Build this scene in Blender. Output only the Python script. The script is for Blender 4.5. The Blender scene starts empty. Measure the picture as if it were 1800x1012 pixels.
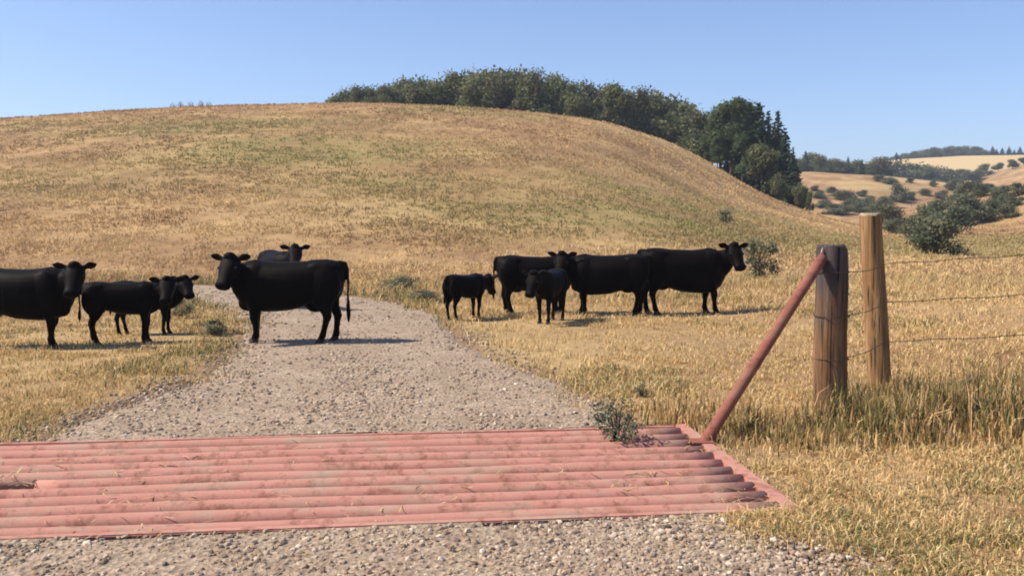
import bpy, bmesh, math, random
import numpy as np
from mathutils import Vector, Matrix

random.seed(7)
rng = np.random.default_rng(11)
S = bpy.context.scene
COL = S.collection
R = math.radians

# ------------------------------------------------------------------ camera, sky, sun, exposure
CAM_H = 1.75
FPX = 1600.0                      # focal length in pixels of the 1800 px wide photograph
PITCH = math.atan(116 / FPX)
cd = bpy.data.cameras.new('camera')
cd.sensor_width = 36.0
cd.lens = 36.0 * FPX / 1800.0
cd.clip_start = 0.05
cd.clip_end = 9000
cam = bpy.data.objects.new('camera', cd)
COL.objects.link(cam)
cam.location = (0, 0, CAM_H)
cam.rotation_euler = (R(90) - PITCH, 0, 0)
S.camera = cam

SUN_EL = R(47)
SUN_AZ = Vector((-1.0, -0.06, 0)).normalized()
w = bpy.data.worlds.new('World')
S.world = w
w.use_nodes = True
nt = w.node_tree
sky = nt.nodes.new('ShaderNodeTexSky')
sky.sky_type = 'NISHITA'
sky.sun_disc = False
sky.sun_elevation = SUN_EL
sky.sun_rotation = math.atan2(SUN_AZ.x, SUN_AZ.y)
sky.altitude = 1100
sky.air_density = 1.0
sky.dust_density = 1.0
sky.ozone_density = 3.5
tn = nt.nodes.new('ShaderNodeMix'); tn.data_type = 'RGBA'; tn.blend_type = 'MULTIPLY'; tn.inputs[0].default_value = 1.0
tn.inputs[7].default_value = (0.95, 0.97, 1.07, 1)          # the camera's cool white balance
nt.links.new(sky.outputs[0], tn.inputs[6])
nt.links.new(tn.outputs[2], nt.nodes['Background'].inputs[0])
nt.nodes['Background'].inputs[1].default_value = 0.105
ld = bpy.data.lights.new('sun', 'SUN')
ld.energy = 4.6
ld.angle = R(0.5)
ld.color = (1.0, 0.92, 0.81)
sun = bpy.data.objects.new('sun', ld)
COL.objects.link(sun)
sd = Vector((SUN_AZ.x * math.cos(SUN_EL), SUN_AZ.y * math.cos(SUN_EL), math.sin(SUN_EL)))
sun.rotation_euler = sd.to_track_quat('Z', 'Y').to_euler()
sun.location = (-20, 0, 30)
S.view_settings.view_transform = 'Standard'
S.view_settings.look = 'None'
S.view_settings.exposure = 0.66
S.view_settings.gamma = 1.0
S.view_settings.use_curve_mapping = False
S.cycles.filter_width = 1.9
S.cycles.max_bounces = 6
S.cycles.transparent_max_bounces = 4

# ------------------------------------------------------------------ helpers
def tag(o, label=None, cat=None, group=None, kind=None):
    if label: o['label'] = label
    if cat: o['category'] = cat
    if group: o['group'] = group
    if kind: o['kind'] = kind
    return o

def empty(name, loc, rz=0.0, scale=1.0):
    o = bpy.data.objects.new(name, None)
    o.empty_display_size = 0.2
    COL.objects.link(o)
    o.location = loc
    o.rotation_euler = (0, 0, rz)
    o.scale = (scale, scale, scale) if not hasattr(scale, '__len__') else scale
    return o

def link(name, me, mat=None, parent=None):
    o = bpy.data.objects.new(name, me)
    COL.objects.link(o)
    if mat is not None:
        me.materials.clear()
        me.materials.append(mat)
    if parent is not None:
        o.parent = parent
    return o

def np_mesh(name, V, F, col=None, smooth=False):
    """V (n,3), F (m,k) all faces with k corners; col (n,3) point colour."""
    me = bpy.data.meshes.new(name)
    V = np.ascontiguousarray(V, dtype=np.float32)
    F = np.ascontiguousarray(F, dtype=np.int32)
    me.vertices.add(len(V))
    me.vertices.foreach_set('co', V.ravel())
    m, k = F.shape
    me.loops.add(m * k)
    me.loops.foreach_set('vertex_index', F.ravel())
    me.polygons.add(m)
    me.polygons.foreach_set('loop_start', np.arange(0, m * k, k, dtype=np.int32))
    me.polygons.foreach_set('use_smooth', np.full(m, smooth, dtype=bool))
    if col is not None:
        a = me.attributes.new('tint', 'FLOAT_COLOR', 'POINT')
        c4 = np.ones((len(V), 4), dtype=np.float32)
        c4[:, :3] = col
        a.data.foreach_set('color', c4.ravel())
    me.update(calc_edges=True)
    me.validate()
    return me

def _hash(ix, iy, s):
    h = (ix.astype(np.int64) * 374761393 + iy.astype(np.int64) * 668265263 + s * 974634721) & 0xFFFFFFFF
    h = ((h ^ (h >> 13)) * 1274126177) & 0xFFFFFFFF
    h = h ^ (h >> 16)
    return (h & 0xFFFF) / 65535.0

def vnoise(x, y, s=0):
    x = np.asarray(x, dtype=float); y = np.asarray(y, dtype=float)
    ix = np.floor(x); iy = np.floor(y)
    fx = x - ix; fy = y - iy
    fx = fx * fx * (3 - 2 * fx); fy = fy * fy * (3 - 2 * fy)
    a = _hash(ix, iy, s); b = _hash(ix + 1, iy, s); c = _hash(ix, iy + 1, s); d = _hash(ix + 1, iy + 1, s)
    return (a + (b - a) * fx) * (1 - fy) + (c + (d - c) * fx) * fy

def fbm(x, y, s=0, o=3):
    t = 0; a = 0.5; n = 0
    for k in range(o):
        t = t + a * vnoise(x * 2 ** k, y * 2 ** k, s + k); n += a; a *= 0.5
    return t / n

def sstep(a, b, x):
    t = np.clip((x - a) / (b - a), 0, 1)
    return t * t * (3 - 2 * t)

# ------------------------------------------------------------------ terrain
GA = R(6.5)                                   # the cattle guard's turn against the view
GC = np.array([-2.25, 6.12])                  # its centre
GL, GW = 7.75, 2.30
ge = np.array([math.cos(GA), math.sin(GA)]); gn = np.array([-math.sin(GA), math.cos(GA)])

ROAD = np.array([                             # centre x, y and half width of the gravel road
    [-0.6, 0.0, 2.9], [-0.75, 3.0, 2.6], [-1.1, 5.5, 2.5], [-1.5, 8.0, 2.45], [-1.6, 10.0, 2.0],
    [-2.1, 12.0, 1.75], [-2.6, 14.5, 1.7], [-3.3, 17.0, 1.75], [-4.6, 19.5, 1.8], [-6.6, 21.6, 1.8],
    [-9.4, 23.2, 1.8], [-13.0, 24.2, 1.8], [-18.0, 25.0, 1.8], [-30.0, 26.0, 1.8]])
def _catmull(P, n=14):
    out = []
    for i in range(len(P) - 1):
        p0 = P[max(i - 1, 0)]; p1 = P[i]; p2 = P[i + 1]; p3 = P[min(i + 2, len(P) - 1)]
        for t in np.arange(n) / n:
            out.append(0.5 * (2 * p1 + (p2 - p0) * t + (2 * p0 - 5 * p1 + 4 * p2 - p3) * t * t + (3 * p1 - p0 - 3 * p2 + p3) * t ** 3))
    out.append(P[-1])
    return np.array(out)
RC = _catmull(ROAD)

def road_d(x, y):
    """signed distance to the road's edge, negative on the road"""
    x = np.asarray(x, float); y = np.asarray(y, float)
    best = np.full(x.shape, 1e9)
    for p in RC[::2]:
        best = np.minimum(best, np.hypot(x - p[0], y - p[1]) - p[2])
    best = np.where(y > 30, 50.0, best)
    return best

def guard_local(x, y):
    dx = np.asarray(x, float) - GC[0]; dy = np.asarray(y, float) - GC[1]
    return dx * ge[0] + dy * ge[1], dx * gn[0] + dy * gn[1]

# crest heights of the big hill along y = 120 and of the ridges behind, from left to right
YC = 120.0
HILL_X = np.array([-400, -200, -120, -90, -60, -50, -40, -30, -21, -10, 0, 7, 13, 17, 20, 23, 26.5, 30, 33.5, 37, 40, 43, 50, 400.])
HILL_Z = np.array([4.0, 8.29, 10.0, 11.7, 13.46, 14.49, 15.24, 15.6, 16.05, 15.9, 15.2, 14.75, 13.95, 13.2, 12.1, 10.8, 8.9, 6.8, 4.8, 3.3, 2.2, 1.2, 0.5, 0.0])
def interp_smooth(x, X, Z):
    # linear table softened by averaging a few shifted look-ups
    k = [-3, -1.5, 0, 1.5, 3]
    return sum(np.interp(x + d, X, Z) for d in k) / len(k)

def ridge(x, y, D, wf, wb, X, Z):
    c = np.interp(x, X, Z)
    t = np.where(y < D, (D - y) / wf, (y - D) / wb)
    return c * (1 - sstep(0, 1, t))

def height(x, y, pit=True, road=True):
    x = np.asarray(x, float); y = np.asarray(y, float)
    # near ground: almost level, a low bank on the right
    z = 0.10 * (fbm(x / 3.1 + 9, y / 3.1, 3) - 0.5) * sstep(7, 14, y)
    z = z + 0.32 * sstep(3.3, 7.5, x) * sstep(3.0, 7.5, y) * (1 - sstep(16, 30, y))
    # the valley floor climbs slowly
    z = z + 0.012 * np.maximum(0, y - 40) * (1 - sstep(300, 800, y))
    # big hill
    t = np.clip((y - 25.0) / (YC - 25.0), 0, 1)
    prof = np.sin(np.pi / 2 * t ** 1.4)
    back = np.where(y > YC, np.clip(1 - (y - YC) / 170.0, 0, 1), 1)
    xs = x + 0.30 * sstep(-12, 18, x) * np.clip(YC - y, 0, 100)      # the right flank runs in towards the road
    hz = interp_smooth(xs, HILL_X, HILL_Z) * prof * sstep(0, 1, back)
    hz = hz + 1.1 * (fbm(x / 21.0, y / 21.0, 5) - 0.5) * sstep(30, 70, y)
    z = np.logaddexp(1.8 * hz, 1.8 * z) / 1.8 - math.log(2) / 1.8 * np.exp(-np.abs(hz - z) * 1.2)
    # near slope on the far right
    z = z + ridge(x, y, 115, 70, 90, [0, 46, 54, 62, 70, 90, 150, 400], [0, 0, 0.8, 2.9, 5.5, 10, 18, 24])
    # field ridge, right ridge and the far ridge
    z = z + ridge(x, y, 290, 105, 120, [0, 50, 70, 92, 112, 130, 146, 160, 400], [8, 12, 13.0, 14.4, 13.2, 11.2, 7.0, 3, 0])
    z = z + ridge(x, y, 400, 150, 120, [0, 150, 195, 205, 225, 260, 400], [0, 0, 9.0, 13, 20, 30, 38])
    z = z + ridge(x, y, 640, 260, 400, [-400, 100, 180, 250, 300, 380, 700], [20, 24, 30, 41, 45, 47, 50])
    z = z + 2.5 * (fbm(x / 60.0, y / 60.0, 8) - 0.5) * sstep(150, 300, y)
    z = z + 40 * sstep(900, 1700, y) * (fbm(x / 500.0, y / 500.0, 12))*0.6
    if pit:
        gu, gv = guard_local(x, y)
        m = sstep(GL / 2 + 0.02, GL / 2 - 0.10, np.abs(gu)) * sstep(GW / 2 + 0.02, GW / 2 - 0.10, np.abs(gv))
        z = z - 0.34 * m
    if road:
        z = z - 0.05 * sstep(0.0, -0.3, road_d(x, y)) * (y < 40)
    return z

def hz(x, y):
    return float(height(np.array([x]), np.array([y]), pit=False, road=False)[0])

def ray(px, py):
    u = px - 900.0; v = py - 506.0
    return np.array([u, FPX * math.cos(PITCH) - v * math.sin(PITCH), -FPX * math.sin(PITCH) - v * math.cos(PITCH)])

def ground_at(px, py, ymax=700):
    d = ray(px, py); d = d / d[1]
    ys = np.concatenate([np.linspace(3, 40, 400), np.geomspace(40, ymax, 500)])
    zs = CAM_H + d[2] * ys
    hh = height(d[0] * ys, ys, pit=False, road=False)
    k = np.argmax(zs <= hh)
    if not (zs <= hh).any(): k = len(ys) - 1
    return float(d[0] * ys[k]), float(ys[k]), float(hh[k])

def spaced(lo, hi, a, b, step, grow):
    """fine from a to b, growing outward to lo and hi"""
    mid = list(np.arange(a, b, step))
    up = []; s = step; v = b
    while v < hi: up.append(v); s *= grow; v += s
    dn = []; s = step; v = a - step
    while v > lo: dn.append(v); s *= grow; v -= s
    return np.array(dn[::-1] + mid + up)

gx = spaced(-1600, 1600, -7.0, 8.5, 0.11, 1.045)
gy = spaced(-80, 2600, 3.6, 9.5, 0.09, 1.028)
XX, YY = np.meshgrid(gx, gy)
ZZ = height(XX, YY)
nx, ny = len(gx), len(gy)
V = np.stack([XX.ravel(), YY.ravel(), ZZ.ravel()], 1)
ii = np.arange(nx * ny).reshape(ny, nx)
F = np.stack([ii[:-1, :-1].ravel(), ii[:-1, 1:].ravel(), ii[1:, 1:].ravel(), ii[1:, :-1].ravel()], 1)

# ------------------------------------------------------------------ materials
def new_mat(name):
    m = bpy.data.materials.new(name); m.use_nodes = True
    n = m.node_tree.nodes; l = m.node_tree.links
    b = n['Principled BSDF']
    b.inputs['Specular IOR Level'].default_value = 0.25
    return m, n, l, b

def noise(n, l, vec, scale, detail=4, rough=0.6, dist=0.0):
    t = n.new('ShaderNodeTexNoise'); t.inputs['Scale'].default_value = scale
    t.inputs['Detail'].default_value = detail; t.inputs['Roughness'].default_value = rough
    t.inputs['Distortion'].default_value = dist
    if vec is not None: l.new(vec, t.inputs['Vector'])
    return t.outputs['Fac']

def ramp(n, l, fac, stops):
    r = n.new('ShaderNodeValToRGB'); e = r.color_ramp.elements
    while len(e) < len(stops): e.new(0.5)
    for el, (p, c) in zip(e, stops):
        el.position = p
        el.color = (c[0], c[1], c[2], 1) if hasattr(c, '__len__') else (c, c, c, 1)
    l.new(fac, r.inputs[0])
    return r.outputs[0]

def mix(n, l, fac, a, b, mode='MIX'):
    m = n.new('ShaderNodeMix'); m.data_type = 'RGBA'; m.blend_type = mode
    for k, v in ((0, fac), (6, a), (7, b)):
        if hasattr(v, 'is_linked') or isinstance(v, bpy.types.NodeSocket): l.new(v, m.inputs[k])
        elif k == 0: m.inputs[0].default_value = v
        else: m.inputs[k].default_value = (*v, 1)
    return m.outputs[2]

def math_n(n, l, op, a, b=0.0):
    m = n.new('ShaderNodeMath'); m.operation = op
    for k, v in ((0, a), (1, b)):
        if isinstance(v, bpy.types.NodeSocket): l.new(v, m.inputs[k])
        else: m.inputs[k].default_value = v
    return m.outputs[0]

def mapping(n, l, vec, scale):
    m = n.new('ShaderNodeMapping'); m.inputs['Scale'].default_value = scale
    l.new(vec, m.inputs['Vector']); return m.outputs[0]

def bump(n, l, b, h, strength, dist):
    u = n.new('ShaderNodeBump'); u.inputs['Strength'].default_value = strength; u.inputs['Distance'].default_value = dist
    l.new(h, u.inputs['Height']); l.new(u.outputs[0], b.inputs['Normal'])

def attr(n, name):
    a = n.new('ShaderNodeAttribute'); a.attribute_name = name; return a

# dry pasture: straw, tan and brown, greener where 'cover'.r says so, pale stubble where 'cover'.g says so
def make_ground_mat():
    m, n, l, b = new_mat('dry_pasture')
    pos = n.new('ShaderNodeTexCoord').outputs['Object']
    cov = n.new('ShaderNodeSeparateColor'); l.new(attr(n, 'tint').outputs['Color'], cov.inputs[0])
    f1 = noise(n, l, pos, 0.16, 6, 0.65, 0.3)
    base = ramp(n, l, f1, [(0.32, (0.235, 0.135, 0.068)), (0.47, (0.315, 0.193, 0.095)), (0.58, (0.405, 0.260, 0.125)), (0.72, (0.49, 0.335, 0.165))])
    f2 = noise(n, l, mapping(n, l, pos, (1, 0.55, 1)), 1.6, 5, 0.7)
    c = mix(n, l, 0.55, base, ramp(n, l, f2, [(0.3, (0.62, 0.58, 0.52)), (0.5, (1, 1, 1)), (0.7, (1.28, 1.25, 1.18))]), 'MULTIPLY')
    f3 = noise(n, l, pos, 14.0, 5, 0.75)
    c = mix(n, l, 0.6, c, ramp(n, l, f3, [(0.3, (0.55, 0.5, 0.45)), (0.52, (1, 1, 1)), (0.72, (1.4, 1.35, 1.25))]), 'MULTIPLY')
    gm = math_n(n, l, 'MULTIPLY', cov.outputs[0], ramp(n, l, noise(n, l, pos, 0.5, 5, 0.7), [(0.3, 0.25), (0.65, 1.0)]))
    c = mix(n, l, gm, c, mix(n, l, f2, (0.20, 0.165, 0.062), (0.29, 0.23, 0.085)))
    c = mix(n, l, cov.outputs[1], c, mix(n, l, f2, (0.47, 0.33, 0.15), (0.60, 0.45, 0.23)))
    c = mix(n, l, cov.outputs[2], c, mix(n, l, f3, (0.17, 0.10, 0.06), (0.30, 0.20, 0.12)))
    l.new(c, b.inputs['Base Color']); b.inputs['Roughness'].default_value = 0.95
    b.inputs['Specular IOR Level'].default_value = 0.1
    bump(n, l, b, math_n(n, l, 'ADD', f2, math_n(n, l, 'MULTIPLY', f3, 0.5)), 0.7, 0.08)
    return m
M_ground = make_ground_mat()

def tint_mat(name, rough=0.8, trans=0.0, spec=0.2, mul=None, bump_s=0.0):
    m, n, l, b = new_mat(name)
    c = attr(n, 'tint').outputs['Color']
    if mul:
        pos = n.new('ShaderNodeTexCoord').outputs['Object']
        c = mix(n, l, 1.0, c, ramp(n, l, noise(n, l, pos, mul, 4, 0.7), [(0.3, 0.6), (0.7, 1.3)]), 'MULTIPLY')
    l.new(c, b.inputs['Base Color'])
    b.inputs['Roughness'].default_value = rough; b.inputs['Specular IOR Level'].default_value = spec
    if trans > 0:
        t = n.new('ShaderNodeBsdfTranslucent'); l.new(c, t.inputs['Color'])
        mx = n.new('ShaderNodeMixShader'); mx.inputs[0].default_value = trans
        l.new(b.outputs[0], mx.inputs[1]); l.new(t.outputs[0], mx.inputs[2])
        l.new(mx.outputs[0], n['Material Output'].inputs[0])
    return m
M_straw = tint_mat('straw_blades', 0.7, 0.25, 0.2)
M_leaf = tint_mat('leaves', 0.7, 0.35, 0.15)
M_stone = tint_mat('gravel_stone', 0.9, 0, 0.2)

def make_road_mat():
    m, n, l, b = new_mat('gravel_road')
    pos = n.new('ShaderNodeTexCoord').outputs['Object']
    v = n.new('ShaderNodeTexVoronoi'); v.inputs['Scale'].default_value = 26; l.new(pos, v.inputs['Vector'])
    sep = n.new('ShaderNodeSeparateColor'); l.new(v.outputs['Color'], sep.inputs[0])
    c = ramp(n, l, sep.outputs[0], [(0.0, (0.235, 0.172, 0.120)), (0.5, (0.33, 0.248, 0.174)), (1.0, (0.42, 0.328, 0.238))])
    f = noise(n, l, pos, 1.1, 4, 0.6)
    c = mix(n, l, 0.7, c, ramp(n, l, f, [(0.3, (0.8, 0.74, 0.66)), (0.7, (1.15, 1.13, 1.1))]), 'MULTIPLY')
    f3 = noise(n, l, pos, 60, 3, 0.7)
    c = mix(n, l, 0.5, c, ramp(n, l, f3, [(0.3, 0.65), (0.7, 1.3)]), 'MULTIPLY')
    l.new(c, b.inputs['Base Color']); b.inputs['Roughness'].default_value = 0.95
    bump(n, l, b, math_n(n, l, 'ADD', v.outputs['Distance'], math_n(n, l, 'MULTIPLY', f3, 0.4)), 0.8, 0.02)
    return m
M_road = make_road_mat()

def make_paint_mat(name, paint, rust, dirt, wear):
    m, n, l, b = new_mat(name)
    pos = n.new('ShaderNodeTexCoord').outputs['Object']
    f = noise(n, l, pos, 9, 6, 0.7); g = noise(n, l, pos, 45, 4, 0.7); k = noise(n, l, pos, 2.2, 5, 0.65); q = noise(n, l, mapping(n, l, pos, (0.5, 1, 1)), 3.3, 6, 0.7, 0.5)
    c = mix(n, l, ramp(n, l, k, [(0.35, 0.0), (0.7, 0.55)]), paint, tuple(min(1, p * 1.25 + 0.03) for p in paint))
    c = mix(n, l, ramp(n, l, f, [(wear, 0.0), (wear + 0.12, 0.85)]), c, rust)
    c = mix(n, l, ramp(n, l, g, [(0.52, 0.0), (0.72, 0.65)]), c, dirt)
    c = mix(n, l, ramp(n, l, q, [(0.5, 0.0), (0.68, 0.8)]), c, dirt)
    l.new(c, b.inputs['Base Color']); b.inputs['Roughness'].default_value = 0.85
    bump(n, l, b, g, 0.25, 0.004)
    return m
M_guard = make_paint_mat('faded_red_paint', (0.42, 0.185, 0.135), (0.25, 0.10, 0.065), (0.38, 0.275, 0.195), 0.50)
M_pipe = make_paint_mat('rust_red_pipe_paint', (0.235, 0.075, 0.048), (0.14, 0.055, 0.034), (0.26, 0.13, 0.085), 0.50)

def make_wood_mat(name, stops, scale, patch=None):
    m, n, l, b = new_mat(name)
    pos = n.new('ShaderNodeTexCoord').outputs['Object']
    st = mapping(n, l, pos, (scale, scale, scale * 0.07))
    f = noise(n, l, st, 3.0, 7, 0.7, 0.4)
    c = ramp(n, l, f, stops)
    g = noise(n, l, mapping(n, l, pos, (1, 1, 0.5)), 5, 4, 0.6)
    if patch:
        z0, z1, pc = patch
        sz = n.new('ShaderNodeSeparateXYZ'); l.new(pos, sz.inputs[0])
        zz = math_n(n, l, 'ADD', sz.outputs[2], math_n(n, l, 'MULTIPLY', math_n(n, l, 'SUBTRACT', g, 0.5), 1.3))
        r = ramp(n, l, math_n(n, l, 'DIVIDE', zz, 2.0), [(z0 / 2, 1.0), (z1 / 2, 0.0)])
        c = mix(n, l, r, c, ramp(n, l, f, pc))
    c = mix(n, l, 0.6, c, ramp(n, l, g, [(0.3, 0.6), (0.7, 1.25)]), 'MULTIPLY')
    cr = ramp(n, l, noise(n, l, mapping(n, l, pos, (scale * 1.6, scale * 1.6, scale * 0.03)), 4.0, 3, 0.6), [(0.36, 0.12), (0.42, 1.0)])
    c = mix(n, l, 0.85, c, cr, 'MULTIPLY')
    l.new(c, b.inputs['Base Color']); b.inputs['Roughness'].default_value = 0.85
    bump(n, l, b, math_n(n, l, 'ADD', f, cr), 0.6, 0.012)
    return m
M_wood_dark = make_wood_mat('creosoted_grey_wood', [(0.3, (0.030, 0.024, 0.024)), (0.55, (0.085, 0.066, 0.060)), (0.75, (0.18, 0.145, 0.13))], 6,
                            (0.75, 1.15, [(0.3, (0.09, 0.045, 0.022)), (0.55, (0.22, 0.115, 0.055)), (0.75, (0.36, 0.21, 0.11))]))
M_wood_tan = make_wood_mat('orange_brown_wood', [(0.3, (0.125, 0.066, 0.028)), (0.5, (0.27, 0.150, 0.062)), (0.75, (0.42, 0.27, 0.135))], 6)
M_endgrain = make_wood_mat('pale_end_grain', [(0.3, (0.24, 0.17, 0.11)), (0.75, (0.46, 0.35, 0.25))], 2)

def simple_mat(name, colr, rough=0.7, metal=0.0, bs=None, var=None):
    m, n, l, b = new_mat(name)
    pos = n.new('ShaderNodeTexCoord').outputs['Object']
    f = noise(n, l, pos, bs or 20, 4, 0.7)
    c = mix(n, l, f, tuple(v * 0.6 for v in colr), tuple(min(1, v * 1.4) for v in colr))
    l.new(c, b.inputs['Base Color']); b.inputs['Roughness'].default_value = rough; b.inputs['Metallic'].default_value = metal
    bump(n, l, b, f, 0.3, 0.01)
    return m
M_wire = simple_mat('rusty_wire', (0.09, 0.055, 0.04), 0.7, 0.4, 60)
M_bark = simple_mat('grey_brown_bark', (0.16, 0.125, 0.095), 0.9, 0, 9)
M_bark_dark = simple_mat('dark_bark', (0.075, 0.052, 0.038), 0.9, 0, 9)

def make_hide():
    m, n, l, b = new_mat('black_hide')
    pos = n.new('ShaderNodeTexCoord').outputs['Object']
    f = noise(n, l, mapping(n, l, pos, (1, 1, 0.5)), 6, 5, 0.6)
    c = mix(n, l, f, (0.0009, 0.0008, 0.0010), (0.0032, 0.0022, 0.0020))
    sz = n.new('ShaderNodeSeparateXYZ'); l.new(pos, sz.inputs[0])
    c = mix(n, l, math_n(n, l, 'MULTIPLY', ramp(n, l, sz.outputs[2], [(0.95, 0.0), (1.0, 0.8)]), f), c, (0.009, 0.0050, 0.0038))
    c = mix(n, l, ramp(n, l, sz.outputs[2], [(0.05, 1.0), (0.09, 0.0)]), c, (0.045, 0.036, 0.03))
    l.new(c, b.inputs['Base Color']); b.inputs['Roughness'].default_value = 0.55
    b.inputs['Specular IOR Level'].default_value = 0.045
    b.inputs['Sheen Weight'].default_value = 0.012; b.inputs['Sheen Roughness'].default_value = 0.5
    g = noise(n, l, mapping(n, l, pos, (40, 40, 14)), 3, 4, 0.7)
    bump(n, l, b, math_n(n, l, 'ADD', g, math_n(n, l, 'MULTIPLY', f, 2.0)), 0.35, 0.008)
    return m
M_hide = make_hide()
M_eye = simple_mat('dark_eye', (0.006, 0.004, 0.004), 0.45)

# ------------------------------------------------------------------ the ground sheet
def cover(x, y):
    """r: greener patches, g: pale stubble fields, b: bare dirt"""
    n1 = fbm(x / 9.0, y / 9.0, 21); n2 = fbm(x / 24.0, y / 24.0, 31)
    r = 0.55 * sstep(0.54, 0.72, n2) * sstep(25, 45, y)
    for (cx, cy, sx, sy, a) in ((-25, 76, 13, 9, 0.85), (-14, 62, 12, 8, 0.95), (3, 43, 11, 7, 1.0), (9, 55, 9, 6, 0.8), (17, 66, 8, 7, 0.7), (-30, 50, 14, 7, 0.5), (-42, 80, 14, 6, 0.5), (-6, 50, 9, 6, 0.7)):
        q = ((x - cx) / sx) ** 2 + ((y - cy) / sy) ** 2
        r = np.maximum(r, a * np.exp(-q) * (0.5 + n1))
    rd = road_d(x, y)
    r = np.maximum(r, 0.35 * sstep(1.2, 0.2, rd) * sstep(-0.2, 0.2, rd) * sstep(8, 10, y) * (y < 24))
    # valley floor is greener between the bushes
    r = np.maximum(r, 0.45 * sstep(20, 32, x) * (1 - sstep(x * 0.62 + 1, x * 0.62 + 9, np.abs(x))) * sstep(60, 120, y) * (1 - sstep(160, 210, y)) * n1 * 1.3)
    g = sstep(430, 470, y) * sstep(0.35, 0.5, n2 * 0 + 0.6)
    g = np.maximum(g, 0.55 * sstep(235, 250, y) * (1 - sstep(300, 320, y)) * sstep(0.35, 0.6, n2))
    g = np.maximum(g, 0.5 * sstep(20, 12, y) * sstep(7, 9, y) * sstep(0.3, 0.55, n1))
    g = np.maximum(g, 0.35 * sstep(95, 112, y) * (1 - sstep(122, 130, y)) * sstep(40, 20, np.abs(x) * 0.5))
    b = 0.8 * sstep(0.3, -0.1, rd) * (y < 40)
    gu, gv = guard_local(x, y)
    b = np.maximum(b, sstep(GL / 2 + 0.3, GL / 2, np.abs(gu)) * sstep(GW / 2 + 0.3, GW / 2, np.abs(gv)))
    return np.clip(np.stack([r, g, b], -1), 0, 1)

gm = np_mesh('pasture', V, F, cover(V[:, 0], V[:, 1]), smooth=True)
g_ob = link('ground', gm, M_ground)
tag(g_ob, kind='structure')

# gravel road sheet (follows the centre line, ragged edges), interrupted by the cattle guard's pit
def road_sheet():
    n = len(RC); K = 26
    T = np.gradient(RC[:, :2], axis=0); T /= np.linalg.norm(T, axis=1)[:, None]
    N = np.stack([-T[:, 1], T[:, 0]], 1)
    s = np.cumsum(np.r_[0, np.linalg.norm(np.diff(RC[:, :2], axis=0), axis=1)])
    # resample densely
    ss = np.arange(0, s[-1], 0.10)
    P = np.stack([np.interp(ss, s, RC[:, k]) for k in range(3)], 1)
    Nn = np.stack([np.interp(ss, s, N[:, k]) for k in range(2)], 1)
    tt = np.linspace(-1, 1, K)
    wl = P[:, 2] + 0.35 * (fbm(ss / 0.8, ss * 0, 61) - 0.5) + 0.3 * (fbm(ss / 3.0, ss * 0, 62) - 0.5)
    wr = P[:, 2] + 0.35 * (fbm(ss / 0.8, ss * 0, 63) - 0.5) + 0.3 * (fbm(ss / 3.0, ss * 0, 64) - 0.5)
    wid = np.where(tt[None, :] > 0, wl[:, None], wr[:, None]) * tt[None, :]
    X = P[:, 0:1] + Nn[:, 0:1] * wid; Y = P[:, 1:2] + Nn[:, 1:2] * wid
    Z = height(X, Y, pit=False, road=False) + 0.008
    Z = Z - 0.03 * (np.abs(tt)[None, :] > 0.98)
    gu, gv = guard_local(X, Y)
    inside = (np.abs(gu) < GL / 2 - 0.02) & (np.abs(gv) < GW / 2 - 0.02)
    ids = np.arange(X.size).reshape(X.shape)
    q = np.stack([ids[:-1, :-1], ids[:-1, 1:], ids[1:, 1:], ids[1:, :-1]], -1).reshape(-1, 4)
    keep = ~inside.ravel()[q].any(1)
    return np_mesh('road_sheet', np.stack([X.ravel(), Y.ravel(), Z.ravel()], 1), q[keep], None, True)
tag(link('road', road_sheet(), M_road), kind='structure')

# ------------------------------------------------------------------ loose gravel
def frustum_pts(n, y0, y1, power=1.0, side=0.66, pad=1.2):
    u = rng.random(n)
    y = (y0 ** (1 - power) + u * (y1 ** (1 - power) - y0 ** (1 - power))) ** (1 / (1 - power)) if power != 1 else y0 * (y1 / y0) ** u
    x = (rng.random(n) * 2 - 1) * (side * y + pad)
    return x, y

phi = (1 + 5 ** 0.5) / 2
ICO = np.array([(-1, phi, 0), (1, phi, 0), (-1, -phi, 0), (1, -phi, 0), (0, -1, phi), (0, 1, phi), (0, -1, -phi), (0, 1, -phi), (phi, 0, -1), (phi, 0, 1), (-phi, 0, -1), (-phi, 0, 1)]) / math.hypot(1, phi)
ICF = np.array([(0, 11, 5), (0, 5, 1), (0, 1, 7), (0, 7, 10), (0, 10, 11), (1, 5, 9), (5, 11, 4), (11, 10, 2), (10, 7, 6), (7, 1, 8), (3, 9, 4), (3, 4, 2), (3, 2, 6), (3, 6, 8), (3, 8, 9), (4, 9, 5), (2, 4, 11), (6, 2, 10), (8, 6, 7), (9, 8, 1)])

def stones_mesh(name, x, y, z, r, colr):
    n = len(x)
    v = ICO[None] * (1 + 0.45 * (rng.random((n, 12, 1)) - 0.5)) * (r[:, None, None] * (0.7 + 0.6 * rng.random((n, 1, 3))))
    v[:, :, 2] *= 0.72
    a = rng.random(n) * 6.283; c, s = np.cos(a)[:, None], np.sin(a)[:, None]
    vx = v[:, :, 0] * c - v[:, :, 1] * s; vy = v[:, :, 0] * s + v[:, :, 1] * c
    P = np.stack([vx + x[:, None], vy + y[:, None], v[:, :, 2] + (z + r * 0.25)[:, None]], -1).reshape(-1, 3)
    Fc = (ICF[None] + (np.arange(n) * 12)[:, None, None]).reshape(-1, 3)
    return np_mesh(name, P, Fc, np.repeat(colr, 12, 0), False)

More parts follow.
